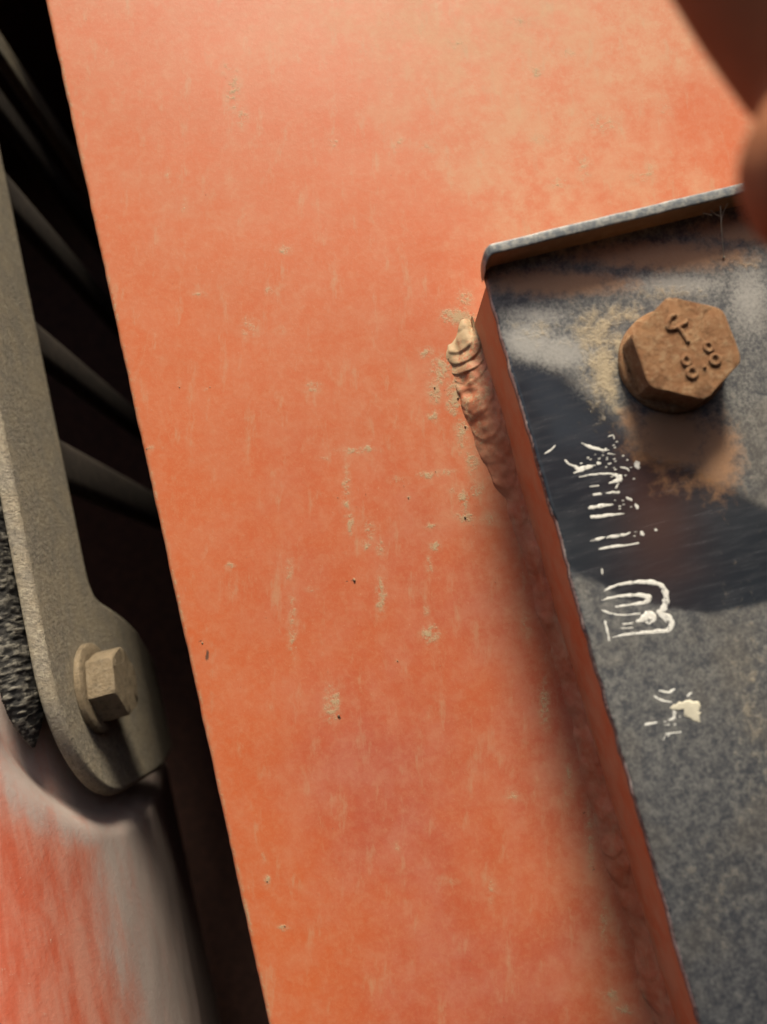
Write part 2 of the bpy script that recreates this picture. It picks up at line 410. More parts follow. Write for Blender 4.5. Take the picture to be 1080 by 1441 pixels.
# square bar standing 19.6 mm proud of the panel
BX, BTOP, BZ = 24.1, -19.6, 28.6
def rounded_box_faces():
    n = 90
    zz = np.linspace(-130, BZ, n)
    prof = []
    for t in np.linspace(0, 1, 12): prof.append((BX+0.0, 1.0+(BTOP+1.2-1.0)*t))
    for a in np.linspace(0, math.pi/2, 6)[1:]: prof.append((BX+0.9*(1-math.cos(a)), BTOP+1.2-1.0*math.sin(a)))
    prof += [(70, BTOP+0.2), (109, BTOP+0.2), (109, 1.0)]
    V = []; m = len(prof)
    for z in zz:
        w = (fbm(z/9, 2, 2, 3, 40)-.5)*0.25
        for (x, y) in prof:
            V.append((x+w*(x < 30), y, z))
    F = grid_faces(n, m)
    F.append(tuple(range(m))[::-1]); F.append(tuple((n-1)*m+k for k in range(m)))
    return np.array(V), F
V, F = rounded_box_faces()
hb = 0.70+0.5*fbm(V[:, 0]/4, V[:, 1]/6, V[:, 2]/9, 3, 44)
mesh_obj('mounting_bar', V, F, M_ORANGE, panel, attrs={'dust': np.zeros(len(V)), 'pit': np.zeros(len(V)), 'haze': hb, 'red': np.zeros(len(V))}, autosmooth=40)

# weld: a rippled fillet along the foot of the bar, heavy at its upper end
nzw, nf = 900, 40
zz = np.linspace(-118, 30.5, nzw); ff = np.linspace(0, 1, nf)
Zw, Fw = np.meshgrid(zz, ff, indexing='ij')
strong = sstep(-10, 17, Zw)*0.92+0.08*sstep(-6, 0, Zw)
mid = np.exp(-((Zw+63)/9)**2)+0.8*np.exp(-((Zw+88)/7)**2)
wid = (3.0+2.9*strong+0.9*mid)*(0.80+0.42*fbm(Zw/6, 7, 0, 3, 60))
hei = (2.8+2.6*strong-2.6*sstep(12, 27, Zw)+1.2*mid)*(0.75+0.5*fbm(Zw/7, 9, 0, 3, 61))
endr = np.sqrt(np.clip(1-np.clip((Zw-25.0+4*(fbm(Fw*4, 0, 0, 2, 64)-.5))/5, 0, 1)**2, 0, 1))
wid = wid*endr; hei = hei*endr
th = Fw*math.pi/2
bul = 1.0+0.10*np.sin(2*th)
Xw_ = BX+0.2-wid*np.cos(th)**1.7
Yw_ = 0.25-hei*np.sin(th)**2.3
phase = -Zw/4.6+1.3*(Fw-0.5)**2*4+(fbm(Zw/9, 3, 0, 3, 63)-.5)*2.2
saw = phase-np.floor(phase)
rip = np.where(saw < 0.82, saw/0.82, (1-saw)/0.18)
amp = (0.035+0.10*strong+0.07*mid)*(0.3+1.4*fbm(Zw/5, 11, 0, 3, 67))*np.sin(np.clip(th*1.0, 0, math.pi/2)*2)**0.5*endr
lump = (fbm(Xw_/2.6, Yw_/2.6, Zw/3.6, 3, 66, .4)-.5)*(0.9+0.3*strong)
off = (rip*amp*1.5+lump)*endr*sstep(0.0, 0.25, Fw)
Xw_ = Xw_-off*np.cos(th)*0.9; Yw_ = Yw_-off*np.sin(th)*0.9-0.5*off*strong
wv = np.stack([Xw_.ravel(), Yw_.ravel(), Zw.ravel()], 1)
wd = ((0.10+0.30*strong*sstep(4, 18, Zw+8*(1-Fw)))*(0.5+0.9*(1-Fw))*(0.5+fbm(Zw/3, Fw*3, 0, 3, 70)) + 0.5*sstep(20, 27, Zw)).ravel()
mesh_obj('weld_bead', wv, grid_faces(nzw, nf), M_ORANGE, panel, attrs={'dust': wd, 'pit': np.zeros(len(wv)), 'haze': np.full(len(wv), .45), 'red': np.full(len(wv), .8)})

# ------------------------------------------------------------------ dark bracket plate on the bar
PY = -21.0
bracket = empty('metal_bracket', (60, PY, 0), 'dark scuffed steel bracket plate with upturned top rim, on the orange bar', 'bracket')
nx, nz = 220, 420
xs = np.concatenate([np.linspace(23.5, 66, nx-20, endpoint=False), np.linspace(66, 108, 20)])
zs = np.linspace(-125, 30.3, nz)
XX, ZZ = np.meshgrid(xs, zs, indexing='ij')
YY = PY+(fbm(XX/14, 0, ZZ/14, 3, 80)-.5)*0.22
ed = np.clip((XX-23.5)/0.5, 0, 1); YY = YY+(1-np.sqrt(np.clip(1-(1-ed)**2, 0, 1)))*0.45
bend = np.clip((ZZ-28.6)/1.8, 0, 1); YY = YY-(1-np.sqrt(np.clip(1-bend**2, 0, 1)))*1.6
chip = (1-sstep(0, 0.9, XX-23.5))*((fbm(ZZ/2.2, 1, 3, 4, 82)-.5)*0.5+(fbm(ZZ/13, 1, 3, 2, 83)-.5)*0.5)
XC = XX+chip
def poly_mask(pts, X, Z, y):
    """signed distance to a traced outline -> soft mask"""
    P = np.array([at(a, b, y)[[0, 2]] for a, b in pts]); n = len(P)
    d = np.full(X.shape, 1e9); ins = np.zeros(X.shape, bool)
    for i in range(n):
        a, b = P[i], P[(i+1) % n]; ab = b-a
        t = np.clip(((X-a[0])*ab[0]+(Z-a[1])*ab[1])/(ab@ab), 0, 1)
        d = np.minimum(d, np.hypot(X-a[0]-t*ab[0], Z-a[1]-t*ab[1]))
        cond = ((a[1] > Z) != (b[1] > Z)) & (X < (b[0]-a[0])*(Z-a[1])/(b[1]-a[1]+1e-12)+a[0])
        ins ^= cond
    return np.where(ins, d, -d)
wob = lambda s, sc, seed: (fbm(XX/sc, 0, ZZ/sc, 4, seed)-.5)*s
clean = poly_mask([(690, 470), (735, 505), (795, 535), (850, 590), (880, 625), (950, 655), (1010, 690), (1090, 720), (1090, 852), (1010, 866), (940, 853), (905, 842), (870, 832), (800, 800), (770, 740), (735, 640)],
                  XX+wob(2, 5, 90), ZZ+wob(2, 5, 91), PY)
clean = sstep(-1.8, 1.6, clean)*sstep(-11.0, -21.0, ZZ)+sstep(-5.0, 3.4, clean)*(1-sstep(-11.0, -21.0, ZZ))
def blobs(items):
    A = np.zeros_like(XX)
    for (px, py, wx, wy, s) in items:
        c = at(px, py, PY); dx = XX-c[0]; dz = ZZ-c[2]
        a = dx*math.cos(ROLL)-dz*math.sin(ROLL); b = dx*math.sin(ROLL)+dz*math.cos(ROLL)
        A = np.maximum(A, s*np.exp(-((a/(wx*.1045))**2+(b/(wy*.1045))**2)))
    return A
reflected_red = blobs([(925, 720, 55, 110, .9), (980, 660, 60, 40, .5), (930, 800, 60, 30, .6)])  # reddish reflection in the glossy patch, painted into the base colour
tan = blobs([(850, 520, 30, 70, .85), (840, 470, 44, 50, .75), (880, 440, 50, 24, .6), (760, 465, 60, 26, .42), (870, 570, 20, 30, .55), (930, 410, 60, 16, .5), (1050, 370, 50, 14, .42),
             (1060, 1000, 40, 200, .30), (1010, 1250, 60, 90, .26), (870, 485, 14, 40, .65)])
pale = blobs([(745, 480, 50, 40, .95), (790, 495, 70, 34, .85), (760, 445, 60, 20, .7), (830, 545, 40, 30, .5), (950, 400, 110, 22, .8), (1055, 420, 40, 80, .75), (1055, 560, 28, 100, .40), (730, 440, 30, 20, .6)])
brown = blobs([(945, 615, 62, 50, 1.1), (1005, 640, 44, 64, .9), (890, 590, 24, 30, .7), (960, 680, 60, 30, .42), (780, 398, 130, 24, .95), (930, 360, 150, 26, .95), (1060, 325, 110, 26, .9)])  # brown dust, lightened to put warm bounce into the rim and bolt shade
edge = np.maximum(1-sstep(0.05, 0.42, XX-23.5), 0)*(0.2+1.0*fbm(ZZ/6, 0, 0, 3, 95))
top = np.stack([XC.ravel(), YY.ravel(), ZZ.ravel()], 1); nv = len(top)
faces = grid_faces(nx, nz)
border = [i*nz for i in range(nx)] + [(nx-1)*nz+j for j in range(1, nz)] + [i*nz+nz-1 for i in range(nx-2, -1, -1)] + [j for j in range(nz-2, 0, -1)]
back = top[border].copy(); back[:, 1] = np.maximum(back[:, 1]+1.15, PY+1.25)
nb = len(border)
for k in range(nb): faces.append((border[k], border[(k+1) % nb], nv+(k+1) % nb, nv+k))
faces.append(tuple(nv+k for k in range(nb)))
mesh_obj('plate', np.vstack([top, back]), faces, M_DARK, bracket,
         attrs={k: np.concatenate([a.ravel(), np.zeros(nb)]) for k, a in dict(clean=clean, reflected_red=reflected_red, tan=tan, pale=pale, brown=brown, edge=edge).items()}, autosmooth=40)

# upturned rim along the plate's top edge
nxr = 200
xr = np.concatenate([np.linspace(23.35, 26, 24, endpoint=False), np.linspace(26, 108, nxr-24)])
prof = [(29.95, -21.4), (30.15, -22.2), (30.2, -23.4), (30.2, -24.6), (30.2, -25.3)]
for a in np.linspace(0, math.pi, 9): prof.append((31.0-0.8*math.copysign(abs(math.cos(a))**.45, math.cos(a)), -25.4-0.25*math.sin(a)**.6))
prof += [(31.8, -24), (31.8, -21.8), (31.4, -20.4), (30.9, -19.7), (30.2, -19.6)]
V = []; E_ = []
for i, x in enumerate(xr):
    q = np.clip((x-23.35)/1.6, 0, 1); rd = math.sqrt(max(0, 1-(1-q)**2))
    w1 = (float(fbm(x/6, 0, 0, 3, 100))-.5)*0.35; w2 = (float(fbm(x/2.2, 4, 0, 3, 101))-.5)*0.28
    for (z, y) in prof:
        up = np.clip((-21.0-y)/4.5, 0, 1)
        yy = y if y > -21 else -21.0+(y+21.0)*(0.45+0.55*rd)+w1*up
        V.append((x, yy, z+w2*up*0.25-(1-rd)*1.5))
        E_.append(float(sstep(-25.1, -25.5, y)))
m = len(prof); F = grid_faces(nxr, m, wrap_v=True)
F.append(tuple(range(m))); F.append(tuple((nxr-1)*m+k for k in range(m))[::-1])
mesh_obj('rim', V, F, M_RIM, bracket, attrs={'edge': E_}, autosmooth=50)

# painted marks on the plate, thin raised strokes
def crop(cx, cy): return 740+cx/3.131, 600+cy/3.131
def strokes(name, lst, mat, thick=0.05, label=None):
    V = []; F = []; sd = random.randint(0, 999)
    for st in lst:
        pts = np.array([[*at(*crop(a, b), PY)[[0, 2]], w/3.131*0.1045] for a, b, w in st])
        if len(pts) == 1: pts = np.vstack([pts[0]-[.12, 0, 0], pts[0]+[.12, 0, 0]])
        L = np.linalg.norm(pts[-1, :2]-pts[0, :2])+1e-6
        dr = (pts[-1]-pts[0])/L; capl = pts[0, 2]*0.9, pts[-1, 2]*0.9
        d0 = (pts[0]-pts[1]); d0 = d0/(np.hypot(d0[0], d0[1])+1e-9); d1 = pts[-1]-pts[-2]; d1 = d1/(np.hypot(d1[0], d1[1])+1e-9)
        a0 = pts[0]+d0*capl[0]; a0[2] = pts[0, 2]*.25; a1 = pts[-1]+d1*capl[1]; a1[2] = pts[-1, 2]*.25
        P = smooth_path(np.vstack([a0, pts, a1]), 6); P[:, 2] = np.maximum(P[:, 2], 0.02)
        b0 = len(V); n = len(P); cs = 7
        for i in range(n):
            t = P[min(i+1, n-1), :2]-P[max(i-1, 0), :2]; t /= np.linalg.norm(t)+1e-9; nn = np.array([-t[1], t[0]])
            for k in range(cs):
                u_ = k/(cs-1)*2-1
                jag = 0.92+0.75*(float(vnoise(i*0.55, (k > 3)*9.0, sd, 5))-.5)
                p = P[i, :2]+nn*u_*P[i, 2]*jag
                V.append((p[0], PY-0.02-thick*math.sqrt(max(0, 1-u_*u_))*0.3, p[1]))
        for i in range(n-1):
            for k in range(cs-1):
                a = b0+i*cs+k; F.append((a, a+1, a+cs+1, a+cs))
    V = np.array(V); V[:, 1] += (fbm(V[:, 0]/14, 0, V[:, 2]/14, 3, 80)-.5)*0.22     # follows the plate's unevenness
    o = mesh_obj(name, V, F, mat, bracket)
    s_ = o.modifiers.new('thickness', 'SOLIDIFY'); s_.thickness = 0.03*MM; s_.offset = -1
    if label: o['label'] = label
    return o
strokes('painted_letter', [[(352, 722, 4), (400, 700, 6), (460, 690, 7), (520, 685, 9), (570, 690, 11), (605, 710, 12), (618, 745, 13), (615, 785, 14), (600, 815, 16)],
                           [(340, 765, 3), (400, 750, 6), (460, 745, 7), (520, 745, 10), (545, 760, 14), (520, 778, 9), (470, 785, 5), (400, 795, 4)],
                           [(340, 812, 4), (380, 825, 4), (430, 832, 3), (500, 825, 3)]], M_WHITE, label='white smeared letter O')
strokes('painted_letter', [[(490, 860, 5), (520, 850, 16), (545, 835, 26), (560, 850, 20), (540, 860, 15)], [(590, 820, 16), (630, 845, 13), (645, 870, 12), (625, 900, 12), (570, 905, 9), (500, 912, 7), (430, 920, 5), (385, 930, 3)],
                           [(350, 860, 5), (358, 895, 5), (368, 940, 5)], [(595, 835, 5), (620, 860, 5)], [(430, 872, 3), (470, 868, 3)], [(425, 890, 2), (470, 888, 2)]], M_WHITE, label='white smeared letter E')
strokes('paint_chip', [[(645, 1240, 9), (668, 1236, 15), (700, 1232, 28), (732, 1250, 38), (750, 1280, 24), (763, 1298, 8)]], M_CREAM, 0.10, label='cream flake of dried paint')
for st in [[(250, 75, 3), (290, 92, 9), (330, 103, 6), (365, 105, 2)], [(365, 45, 2), (385, 40, 4), (390, 55, 2)], [(85, 120, 2), (110, 105, 4), (130, 85, 2)], [(176, 150, 5), (184, 160, 5)],
           [(190, 165, 4), (215, 175, 6), (240, 190, 14), (270, 178, 9), (305, 172, 3)], [(215, 205, 3), (250, 190, 8), (290, 180, 4)], [(318, 165, 6), (328, 163, 5)], [(365, 165, 3), (375, 163, 3)],
           [(240, 222, 2), (300, 212, 4), (360, 208, 5), (400, 215, 9), (412, 228, 15), (400, 240, 10), (370, 250, 4)], [(420, 180, 3), (445, 185, 5), (455, 195, 3)], [(285, 265, 2), (320, 262, 3)],
           [(300, 302, 4), (330, 298, 5)], [(355, 295, 4), (385, 292, 6), (410, 290, 6)], [(398, 270, 4), (410, 250, 3)], [(282, 360, 7), (310, 355, 9), (345, 350, 8), (382, 345, 3)],
           [(445, 315, 4), (465, 325, 5)], [(485, 345, 6), (492, 360, 6)], [(290, 400, 6), (330, 396, 8), (380, 390, 6), (430, 385, 2)], [(288, 505, 3), (320, 497, 6), (345, 490, 4)],
           [(360, 490, 4), (400, 482, 8), (440, 478, 5), (460, 468, 2)], [(511, 468, 8), (516, 476, 8)], [(571, 456, 5), (576, 457, 5)], [(328, 540, 4), (380, 530, 6), (440, 525, 5), (495, 515, 3)],
           [(336, 630, 4), (338, 650, 3)], [(490, 162, 12), (494, 178, 13)], [(590, 1165, 3), (630, 1172, 6), (655, 1160, 5)], [(568, 1190, 4), (600, 1208, 5), (640, 1215, 3)],
           [(530, 1315, 6), (575, 1305, 5)], [(655, 1260, 8), (655, 1285, 7), (630, 1295, 3)], [(620, 1355, 3), (680, 1348, 4)], [(715, 1187, 5), (730, 1175, 4)]]:
    strokes('paint_streak', [st], M_WHITE, 0.03)
dots = []
for _ in range(46):
    a = random.choice([(300, 150), (350, 130), (400, 110), (430, 190), (440, 240), (370, 160), (470, 480), (420, 340), (640, 1300), (600, 1370)])
    dots.append([(a[0]+random.gauss(0, 28), a[1]+random.gauss(0, 24), random.uniform(1.2, 2.8))])
o = strokes('paint_spatter', dots, M_WHITE, 0.03); o['kind'] = 'stuff'

# ------------------------------------------------------------------ bolts
def hex_head(R, h0, h1, cham, rot, n=24):
    """rings of a hex prism with a turned top chamfer; axis along +h, returned as (a, b, h)"""
    V = []; N = 72
    def hexr(th):
        t = (th-rot) % (math.pi/3)-math.pi/6
        return R*math.cos(math.pi/6)/math.cos(t)
    rings = [(h0, 1.0, None), (h0+(h1-h0)*.3, 1.0, None), (h1-cham*1.6, 1.0, None), (h1-cham*.7, 1.0, R*.985), (h1-cham*.2, 1.0, R*.955), (h1, 1.0, R*.915), (h1+0.02, .55, None), (h1+.02, .02, None)]
    for (h, s, lim) in rings:
        for k in range(N):
            th = 2*math.pi*k/N; r = hexr(th)*s
            if lim and r > lim: r = lim
            if h == h1: r = min(r, hexr(th)*0.982)
            V.append((r*math.cos(th), r*math.sin(th), h))
    F = grid_faces(len(rings), N, wrap_v=True)
    F.append(tuple(range(N))[::-1]); F.append(tuple((len(rings)-1)*N+k for k in range(N)))
    return np.array(V), F
def disc(profile, N=64):
    V = []
    for (r, h) in profile:
        for k in range(N):
            th = 2*math.pi*k/N; V.append((r*math.cos(th), r*math.sin(th), h))
    F = grid_faces(len(profile), N, wrap_v=True)
    F.append(tuple(range(N))[::-1]); F.append(tuple((len(profile)-1)*N+k for k in range(N)))
    return np.array(V), F
def place(V, c, A, B, H):
    V = np.asarray(V); return np.asarray(c)+V[:, :1]*np.asarray(A)+V[:, 1:2]*np.asarray(B)+V[:, 2:]*np.asarray(H)
def roughen(V, amp, sc, seed):
    V = np.asarray(V, float)
    d = np.stack([fbm(V[:, 0]/sc, V[:, 1]/sc, V[:, 2]/sc, 3, seed+i*31)-.5 for i in range(3)], 1)
    return V+d*amp

BC = np.array([47.45, PY, 8.6])
bolt = empty('hex_bolt', BC, 'rusty hex bolt stamped 8.8 on the dark bracket plate', 'bolt', 'hex bolts')
A, B, H = (1, 0, 0), (0, 0, 1), (0, -1, 0)
V, F = disc([(7.9, 0.0), (8.15, 0.25), (8.15, 1.0), (7.95, 1.4), (7.3, 1.6)])
mesh_obj('collar', roughen(place(V, BC, A, B, H), .15, 1.5, 200), F, M_RUST, bolt, autosmooth=45)
V, F = hex_head(8.15, 1.3, 6.4, .55, math.radians(92-60))
mesh_obj('head', roughen(place(V, BC, A, B, H), .10, 1.6, 210), F, M_RUST, bolt, autosmooth=28)
def bcrop(cx, cy): return 860+cx/4.805, 400+cy/4.805
def stamp(name, lines, r, label=None):
    V = []; F = []
    for ln in lines:
        P = smooth_path([at(*bcrop(a, b), PY-6.50) for a, b in ln], 6)
        v, f = tube(P, [r]*len(P), 8, squash=0.8); b0 = len(V); V += list(v); F += [tuple(i+b0 for i in q) for q in f]
    o = mesh_obj(name, roughen(V, .12, .7, 230), F, M_RUST, bolt)
    if label: o['label'] = label
def ring(c, ra, rb, rot, n=14):
    out = []
    for k in range(n+1):
        t = 2*math.pi*k/n; x, y = ra*math.cos(t), rb*math.sin(t)
        out.append((c[0]+x*math.cos(rot)-y*math.sin(rot), c[1]+x*math.sin(rot)+y*math.cos(rot)))
    return out
tr = math.radians(-28)
stamp('stamped_letter', [[(440, 205), (405, 222), (385, 262), (388, 298), (425, 300), (470, 280), (515, 252)], [(450, 288), (478, 318), (500, 352), (524, 392)]], 0.34, 'raised stamped letter Y')
stamp('stamped_digit', [ring((510, 517), 26, 31, tr), ring((549, 598), 32, 34, tr)], 0.31)
stamp('stamped_digit', [ring((661, 424), 25, 30, tr), ring((705, 510), 31, 33, tr)], 0.31)
stamp('stamped_dot', [[(628, 556), (640, 562)]], 0.36)

LX = -69.1
LC = np.array([LX, 35.5, -16.8])
bolt2 = empty('hex_bolt', LC, 'tan dusty hex bolt with a washer on the grey vent cover', 'bolt', 'hex bolts')
A, B, H = (0, 1, 0), (0, 0, 1), (1, 0, 0)
V, F = disc([(9.3, 0.0), (9.7, .25), (9.7, 1.3), (9.4, 1.55), (7.5, 1.6)])
mesh_obj('washer', roughen(place(V, LC, A, B, H), .22, 2.0, 240), F, M_TANBOLT, bolt2, autosmooth=45)
V, F = hex_head(7.7, 1.5, 7.4, .7, math.radians(14))
mesh_obj('head', roughen(place(V, LC, A, B, H), .3, 2.0, 250), F, M_TANBOLT, bolt2, autosmooth=28)

# ------------------------------------------------------------------ vent cover on the left
cover = empty('vent_cover', (LX-1.5, 60, 50), 'dusty grey vent cover with dark slots beside the orange panel edge', 'vent cover')
def outline():
    pts = [(16.3, 170)]
    for z in np.linspace(160, -8, 20): pts.append((16.3, z))
    cy, cz, ry, rz = 44.0, -10.0, 27.7, 30.3
    for a in np.linspace(math.pi, 1.5*math.pi, 24): pts.append((cy+ry*math.cos(a), cz+rz*math.sin(a)))
    pts += [(62, -40.5), (76, -40.9), (100, -41.3), (132, -41.8), (132, -11)]
    pts += [(110, -8.5), (90, -5.5), (76, -3.0), (64, -0.2), (57, 1.6), (51.5, 3.0), (48.3, 4.6), (46.8, 7.5), (46.5, 11), (46.5, 60), (46.5, 110), (46.5, 160), (170, 160), (170, 170)]
    return pts
cu = bpy.data.curves.new('frame', 'CURVE'); cu.dimensions = '2D'; cu.fill_mode = 'BOTH'
for pl in (outline(),):
    sp = cu.splines.new('POLY'); sp.points.add(len(pl)-1); sp.use_cyclic_u = True
    for q, (a, b) in zip(sp.points, pl): q.co = (a, b, 0, 1)
cu.extrude = 0.6; cu.bevel_depth = 1.1; cu.bevel_resolution = 3; cu.offset = -1.1
tmp = bpy.data.objects.new('tmp', cu); COL.objects.link(tmp)
dg = bpy.context.evaluated_depsgraph_get(); me = bpy.data.meshes.new_from_object(tmp.evaluated_get(dg))
bm = bmesh.new(); bm.from_mesh(me)
for yc in range(54, 130, 3): bmesh.ops.bisect_plane(bm, geom=bm.verts[:]+bm.edges[:]+bm.faces[:], plane_co=(yc, 0, 0), plane_no=(1, 0, 0))
bm.to_mesh(me); bm.free()
V = np.array([v.co[:] for v in me.vertices]); F = [tuple(p.vertices) for p in me.polygons]
bpy.data.objects.remove(tmp); bpy.data.curves.remove(cu); bpy.data.meshes.remove(me)
curl = lambda y: np.where(y < 58, 0, np.where(y < 84, 0.5*0.235*(y-58)**2/26.0, 0.235*(y-71)))
V = np.stack([LX-1.7+V[:, 2]-curl(V[:, 0])*(V[:, 1] < 5), V[:, 0], V[:, 1]], 1)   # lobe curled inward so it turns from the sun and darkens
mesh_obj('frame', V, F, M_CAST, cover, autosmooth=50)
sbase = None
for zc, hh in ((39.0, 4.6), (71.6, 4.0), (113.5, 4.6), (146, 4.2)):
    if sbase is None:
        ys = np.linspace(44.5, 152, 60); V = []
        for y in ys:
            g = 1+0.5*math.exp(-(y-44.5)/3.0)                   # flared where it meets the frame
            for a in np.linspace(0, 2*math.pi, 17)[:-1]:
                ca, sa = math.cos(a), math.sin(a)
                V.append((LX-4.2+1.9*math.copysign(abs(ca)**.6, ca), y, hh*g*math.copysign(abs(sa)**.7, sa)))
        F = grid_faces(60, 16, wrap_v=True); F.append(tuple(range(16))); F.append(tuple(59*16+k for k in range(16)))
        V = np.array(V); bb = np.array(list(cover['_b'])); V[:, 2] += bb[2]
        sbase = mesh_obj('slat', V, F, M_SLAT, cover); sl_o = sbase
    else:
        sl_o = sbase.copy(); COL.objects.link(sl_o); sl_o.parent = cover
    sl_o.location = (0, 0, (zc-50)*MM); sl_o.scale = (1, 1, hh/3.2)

# crusted rubber seal squeezed out behind the cover's front edge
seal_n, seal_m = 700, 28
zz = np.linspace(-25, 165, seal_n); aa = np.linspace(0, 2*math.pi, seal_m, endpoint=False)
Zs, As = np.meshgrid(zz, aa, indexing='ij')
tap = np.sqrt(sstep(-25.5, -14, Zs))
rx, ry = 2.7*tap, 6.0*tap
cx_ = LX-6.6+0*Zs; cy_ = 18.5+0*Zs
ca, sa = np.cos(As), np.sin(As)
Xs = cx_+rx*np.sign(ca)*np.abs(ca)**.7; Ys = cy_+ry*np.sign(sa)*np.abs(sa)**.7
rg = fbm(Xs/0.9, Ys/1.4, Zs/0.6, 4, 300, .65); rg2 = np.abs(fbm(Xs/2.6, Ys/2.6, Zs/1.6, 3, 310)-.5)*2
dsp = ((rg-.5)*1.3-rg2*0.3)*tap
Xs = Xs+dsp*ca*.9; Ys = Ys+dsp*sa*1.1
pk = np.clip((rg-.5)*1.7+.55-rg2*.35, 0, 1)
V = np.stack([Xs.ravel(), Ys.ravel(), Zs.ravel()], 1); F = grid_faces(seal_n, seal_m, wrap_v=True)
F.append(tuple(range(seal_m))); F.append(tuple((seal_n-1)*seal_m+k for k in range(seal_m)))
seal = mesh_obj('rubber_seal', V, F, M_RUBBER, attrs={'peak': pk.ravel()})
seal['label'] = 'crusty black rubber seal strip along the grey vent cover edge'; seal['category'] = 'seal'

# ------------------------------------------------------------------ red housing behind, lower left
pr = [(-190, -10), (-150, -3), (-120, 1.0), (-100, 3.5)]
for a in np.linspace(0, math.radians(90), 26): pr.append((-90+18*math.sin(a), 50-45.5*math.cos(a)))
for y in range(53, 150, 4): pr.append((-72-np.where(y < 74, 0.5*0.25*(y-50)**2/24.0, 0.25*(y-62)), y))     # flank shaped to lean back out of the sun and fall dark
pp = np.array(pr); sd_ = np.concatenate([[0], np.cumsum(np.linalg.norm(np.diff(pp, axis=0), axis=1))])
sN = np.concatenate([np.linspace(0, sd_[3], 20, endpoint=False), np.linspace(sd_[3], sd_[-4], 150, endpoint=False), np.linspace(sd_[-4], sd_[-1], 50)])
prx = np.interp(sN, sd_, pp[:, 0]); pry = np.interp(sN, sd_, pp[:, 1])
tn = np.stack([np.gradient(prx), np.gradient(pry)], 1); tn /= np.linalg.norm(tn, axis=1)[:, None]
nn = np.stack([tn[:, 1], -tn[:, 0]], 1)                      # outward
zz = np.linspace(-200, 175, 420)
I, Zb = np.meshgrid(np.arange(len(sN)), zz, indexing='ij')
Xb, Yb = prx[I], pry[I]
qy, qz = np.minimum(Yb-46.0, 0), np.minimum(Zb+13.0, 0)
sdist = np.hypot(qy/36.0, qz/34.0)                          # 1 on the pocket's rounded border
pocket = sstep(1.06, 0.86, sdist)*4.6*sstep(4, 14, Yb)
wav = (fbm(Xb/12, Yb/12, Zb/30, 3, 330)-.5)*0.7
Xb2 = Xb+(-pocket+wav)*nn[I, 0]; Yb2 = Yb+(-pocket+wav)*nn[I, 1]
grey = sstep(9, 40, Yb+0.06*(Zb+60)+(fbm(Yb/9, 0, Zb/22, 3, 340)-.5)*12)
grey = np.maximum(grey*0.95, sstep(1.35, 1.02, sdist)*0.9*sstep(4, 9, Yb))
V = np.stack([Xb2.ravel(), Yb2.ravel(), Zb.ravel()], 1)
F = [f for f in grid_faces(len(sN), len(zz)) if not (V[f[0]][1] > 44 and V[f[0]][2] > -2)]   # the vents open into the dark inside
red = mesh_obj('engine_housing', V, F, M_RED, attrs={'grey': grey.ravel()})
md = red.modifiers.new('thickness', 'SOLIDIFY'); md.thickness = 2.0*MM; md.offset = -1
red['label'] = 'curved red painted housing with grey dusty shoulder, lower left'; red['category'] = 'housing'

# added dark shell that keeps sky light out of the gap behind the panel
V = []; F = []
def slab(x0, x1, y0, y1, z0, z1):
    b = len(V)
    V.extend([(x, y, z) for x in (x0, x1) for y in (y0, y1) for z in (z0, z1)])
    F.extend([tuple(b+i for i in q) for q in ((0, 1, 3, 2), (4, 6, 7, 5), (0, 4, 5, 1), (2, 3, 7, 6), (0, 2, 6, 4), (1, 5, 7, 3))])
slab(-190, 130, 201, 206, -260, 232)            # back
slab(-34, -31, 6.5, 200.5, -260, 232)           # unseen side, stops sky light from the right
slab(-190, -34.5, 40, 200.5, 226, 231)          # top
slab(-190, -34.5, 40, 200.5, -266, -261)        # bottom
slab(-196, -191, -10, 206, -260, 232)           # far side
inner = mesh_obj('gap_blocker', V, F, M_GAP_SHADE, smooth=False)
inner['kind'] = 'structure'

# ------------------------------------------------------------------ fingers close to the lens, top right
def hand_parts():
    T = at(1160, 50, -84); TH = at(1192, 228, -85.5)
    D = at(958, -360, -86)
    index = ([T+(T-D)*.02, T*.8+D*.2, T*.5+D*.5, D, (46, -94, 56), (66, -99, 60), (90, -101, 56), (112, -100, 46)], [6.6, 7.3, 7.8, 8.4, 8.8, 9.0, 9.6, 13])
    thumb = ([TH, TH+np.array([8, -1, -1]), TH+np.array([20, -4, -3]), TH+np.array([34, -8, -2]), (98, -98, 14), (118, -98, 30)], [7.0, 8.2, 8.8, 9.2, 11, 16])
    out = [index, thumb]
    for k, (dy, ln) in enumerate(((-10, .9), (-20, .85), (-28, .75))):
        kn = np.array([112, -98+dy, 50-3*k])
        out.append(([kn+np.array([-44*ln, 2, -26]), kn+np.array([-54*ln, 2, -14]), kn+np.array([-56*ln, 0, 2]), kn+np.array([-42*ln, 0, 12]), kn+np.array([-20*ln, 0, 10]), kn+np.array([2, -2*k, -6])], [6.0, 6.9, 7.6, 8.0, 8.6, 11]))
    out.append(([(112, -92, 44), (122, -86, 38), (140, -84, 32), (170, -84, 28), (230, -84, 22)], [17, 24, 24, 22, 26]))
    return out
V = []; F = []
for pts, rad in hand_parts():
    P = smooth_path(pts, 6); r = np.interp(np.linspace(0, 1, len(P)), np.linspace(0, 1, len(rad)), rad)
    ext0 = (P[0]-P[1])/np.linalg.norm(P[0]-P[1])
    cap = [(P[0]+ext0*rad[0]*math.sin(t), rad[0]*math.cos(t)) for t in (1.45, 1.2, .9, .6, .3)]
    P2 = np.vstack([[c[0] for c in cap], P]); r2 = np.concatenate([[c[1] for c in cap], r])
    v, f = tube(P2, r2, 24); k = len(V); V += list(v); F += [tuple(i+k for i in q) for q in f]
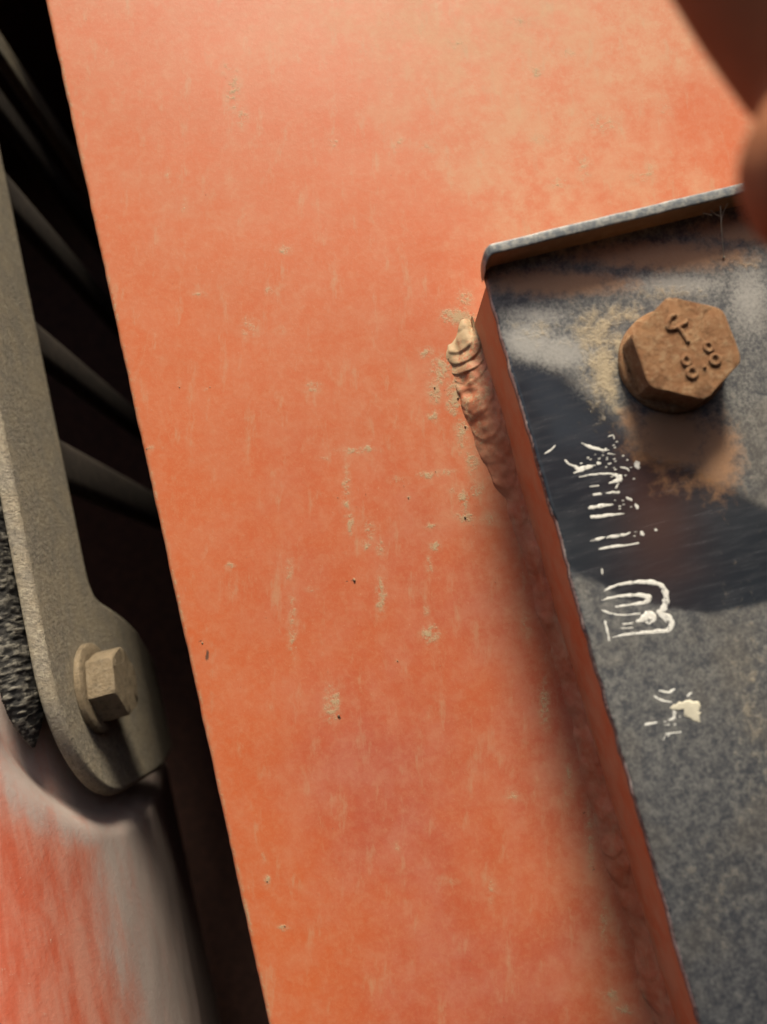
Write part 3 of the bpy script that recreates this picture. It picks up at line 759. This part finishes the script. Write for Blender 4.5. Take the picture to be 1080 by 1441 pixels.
hand = mesh_obj('hand', V, F, M_SKIN)
rm = hand.modifiers.new('one_surface', 'REMESH'); rm.mode = 'VOXEL'; rm.voxel_size = 0.9*MM; rm.use_smooth_shade = True
sm = hand.modifiers.new('soft', 'SMOOTH'); sm.factor = 0.5; sm.iterations = 6
hand['label'] = 'out of focus brown fingertips reaching in at the top right corner'; hand['category'] = 'hand'

# ------------------------------------------------------------------ small things
a = at(1014, 290, -24.6); b = at(1019, 362, -21.2); V = []; F = []
for pts, r in (([a, (a+b)/2+[-.15, -.2, 0], b], .07), ([at(1000, 296, -24.2), at(1008, 302, -23.8), (a*0.8+b*0.2)], .06), ([at(1024, 286, -24.4), at(1018, 300, -23.6), (a*0.72+b*0.28)], .06),
               ([at(990, 300, -24.0), at(1002, 303, -23.8)], .09)):
    Pq = smooth_path(pts, 8); v, f = tube(Pq, r*(0.8+0.5*rng.random(len(Pq))), 6); k = len(V); V += list(v); F += [tuple(i+k for i in q) for q in f]
v, f = tube([b+[0, -.1, .25], b, b+[0, 0, -.3]], [.06, .22, .05], 8); k = len(V); V += list(v); F += [tuple(i+k for i in q) for q in f]
web = mesh_obj('cobweb_thread', V, F, M_WEB)
web['label'] = 'thin dusty cobweb thread hanging from the bracket rim'; web['category'] = 'cobweb'

V = []; F = []
ico = [(0, 0, 1), (.894, 0, .447), (.276, .851, .447), (-.724, .526, .447), (-.724, -.526, .447), (.276, -.851, .447), (.724, .526, -.447), (-.276, .851, -.447), (-.894, 0, -.447), (-.276, -.851, -.447), (.724, -.526, -.447), (0, 0, -1)]
icf = [(0, 1, 2), (0, 2, 3), (0, 3, 4), (0, 4, 5), (0, 5, 1), (1, 6, 2), (2, 7, 3), (3, 8, 4), (4, 9, 5), (5, 10, 1), (6, 7, 2), (7, 8, 3), (8, 9, 4), (9, 10, 5), (10, 6, 1), (11, 7, 6), (11, 8, 7), (11, 9, 8), (11, 10, 9), (11, 6, 10)]
spots = [(499, 816, .42), (477, 1007, .4), (285, 905, .3), (296, 545, .2), (253, 545, .22), (207, 632, .25), (640, 470, .4), (632, 505, .4), (645, 560, .35), (655, 600, .3), (612, 545, .3), (655, 728, .35), (575, 700, .2), (401, 1303, .25), (376, 1240, .22), (560, 930, .18)]
for _ in range(120):
    spots.append((random.uniform(80, 900), random.uniform(0, 1441), random.uniform(.05, .14)))
for (qx, qy, r) in spots:
    c = at(qx, qy, 0)
    if c[0] < -38 or c[0] > 19: continue
    b0 = len(V)
    r *= 0.62
    for q in ico: V.append(c+np.array(q)*r*np.array([1, .6, 1.3])*random.uniform(.7, 1.25)+[0, -r*.2, 0])
    F += [tuple(b0+i for i in q) for q in icf]
gr = mesh_obj('grit', V, F, M_GRIT); gr['kind'] = 'stuff'

for o in list(bpy.data.objects):
    if '_b' in o.keys(): del o['_b']
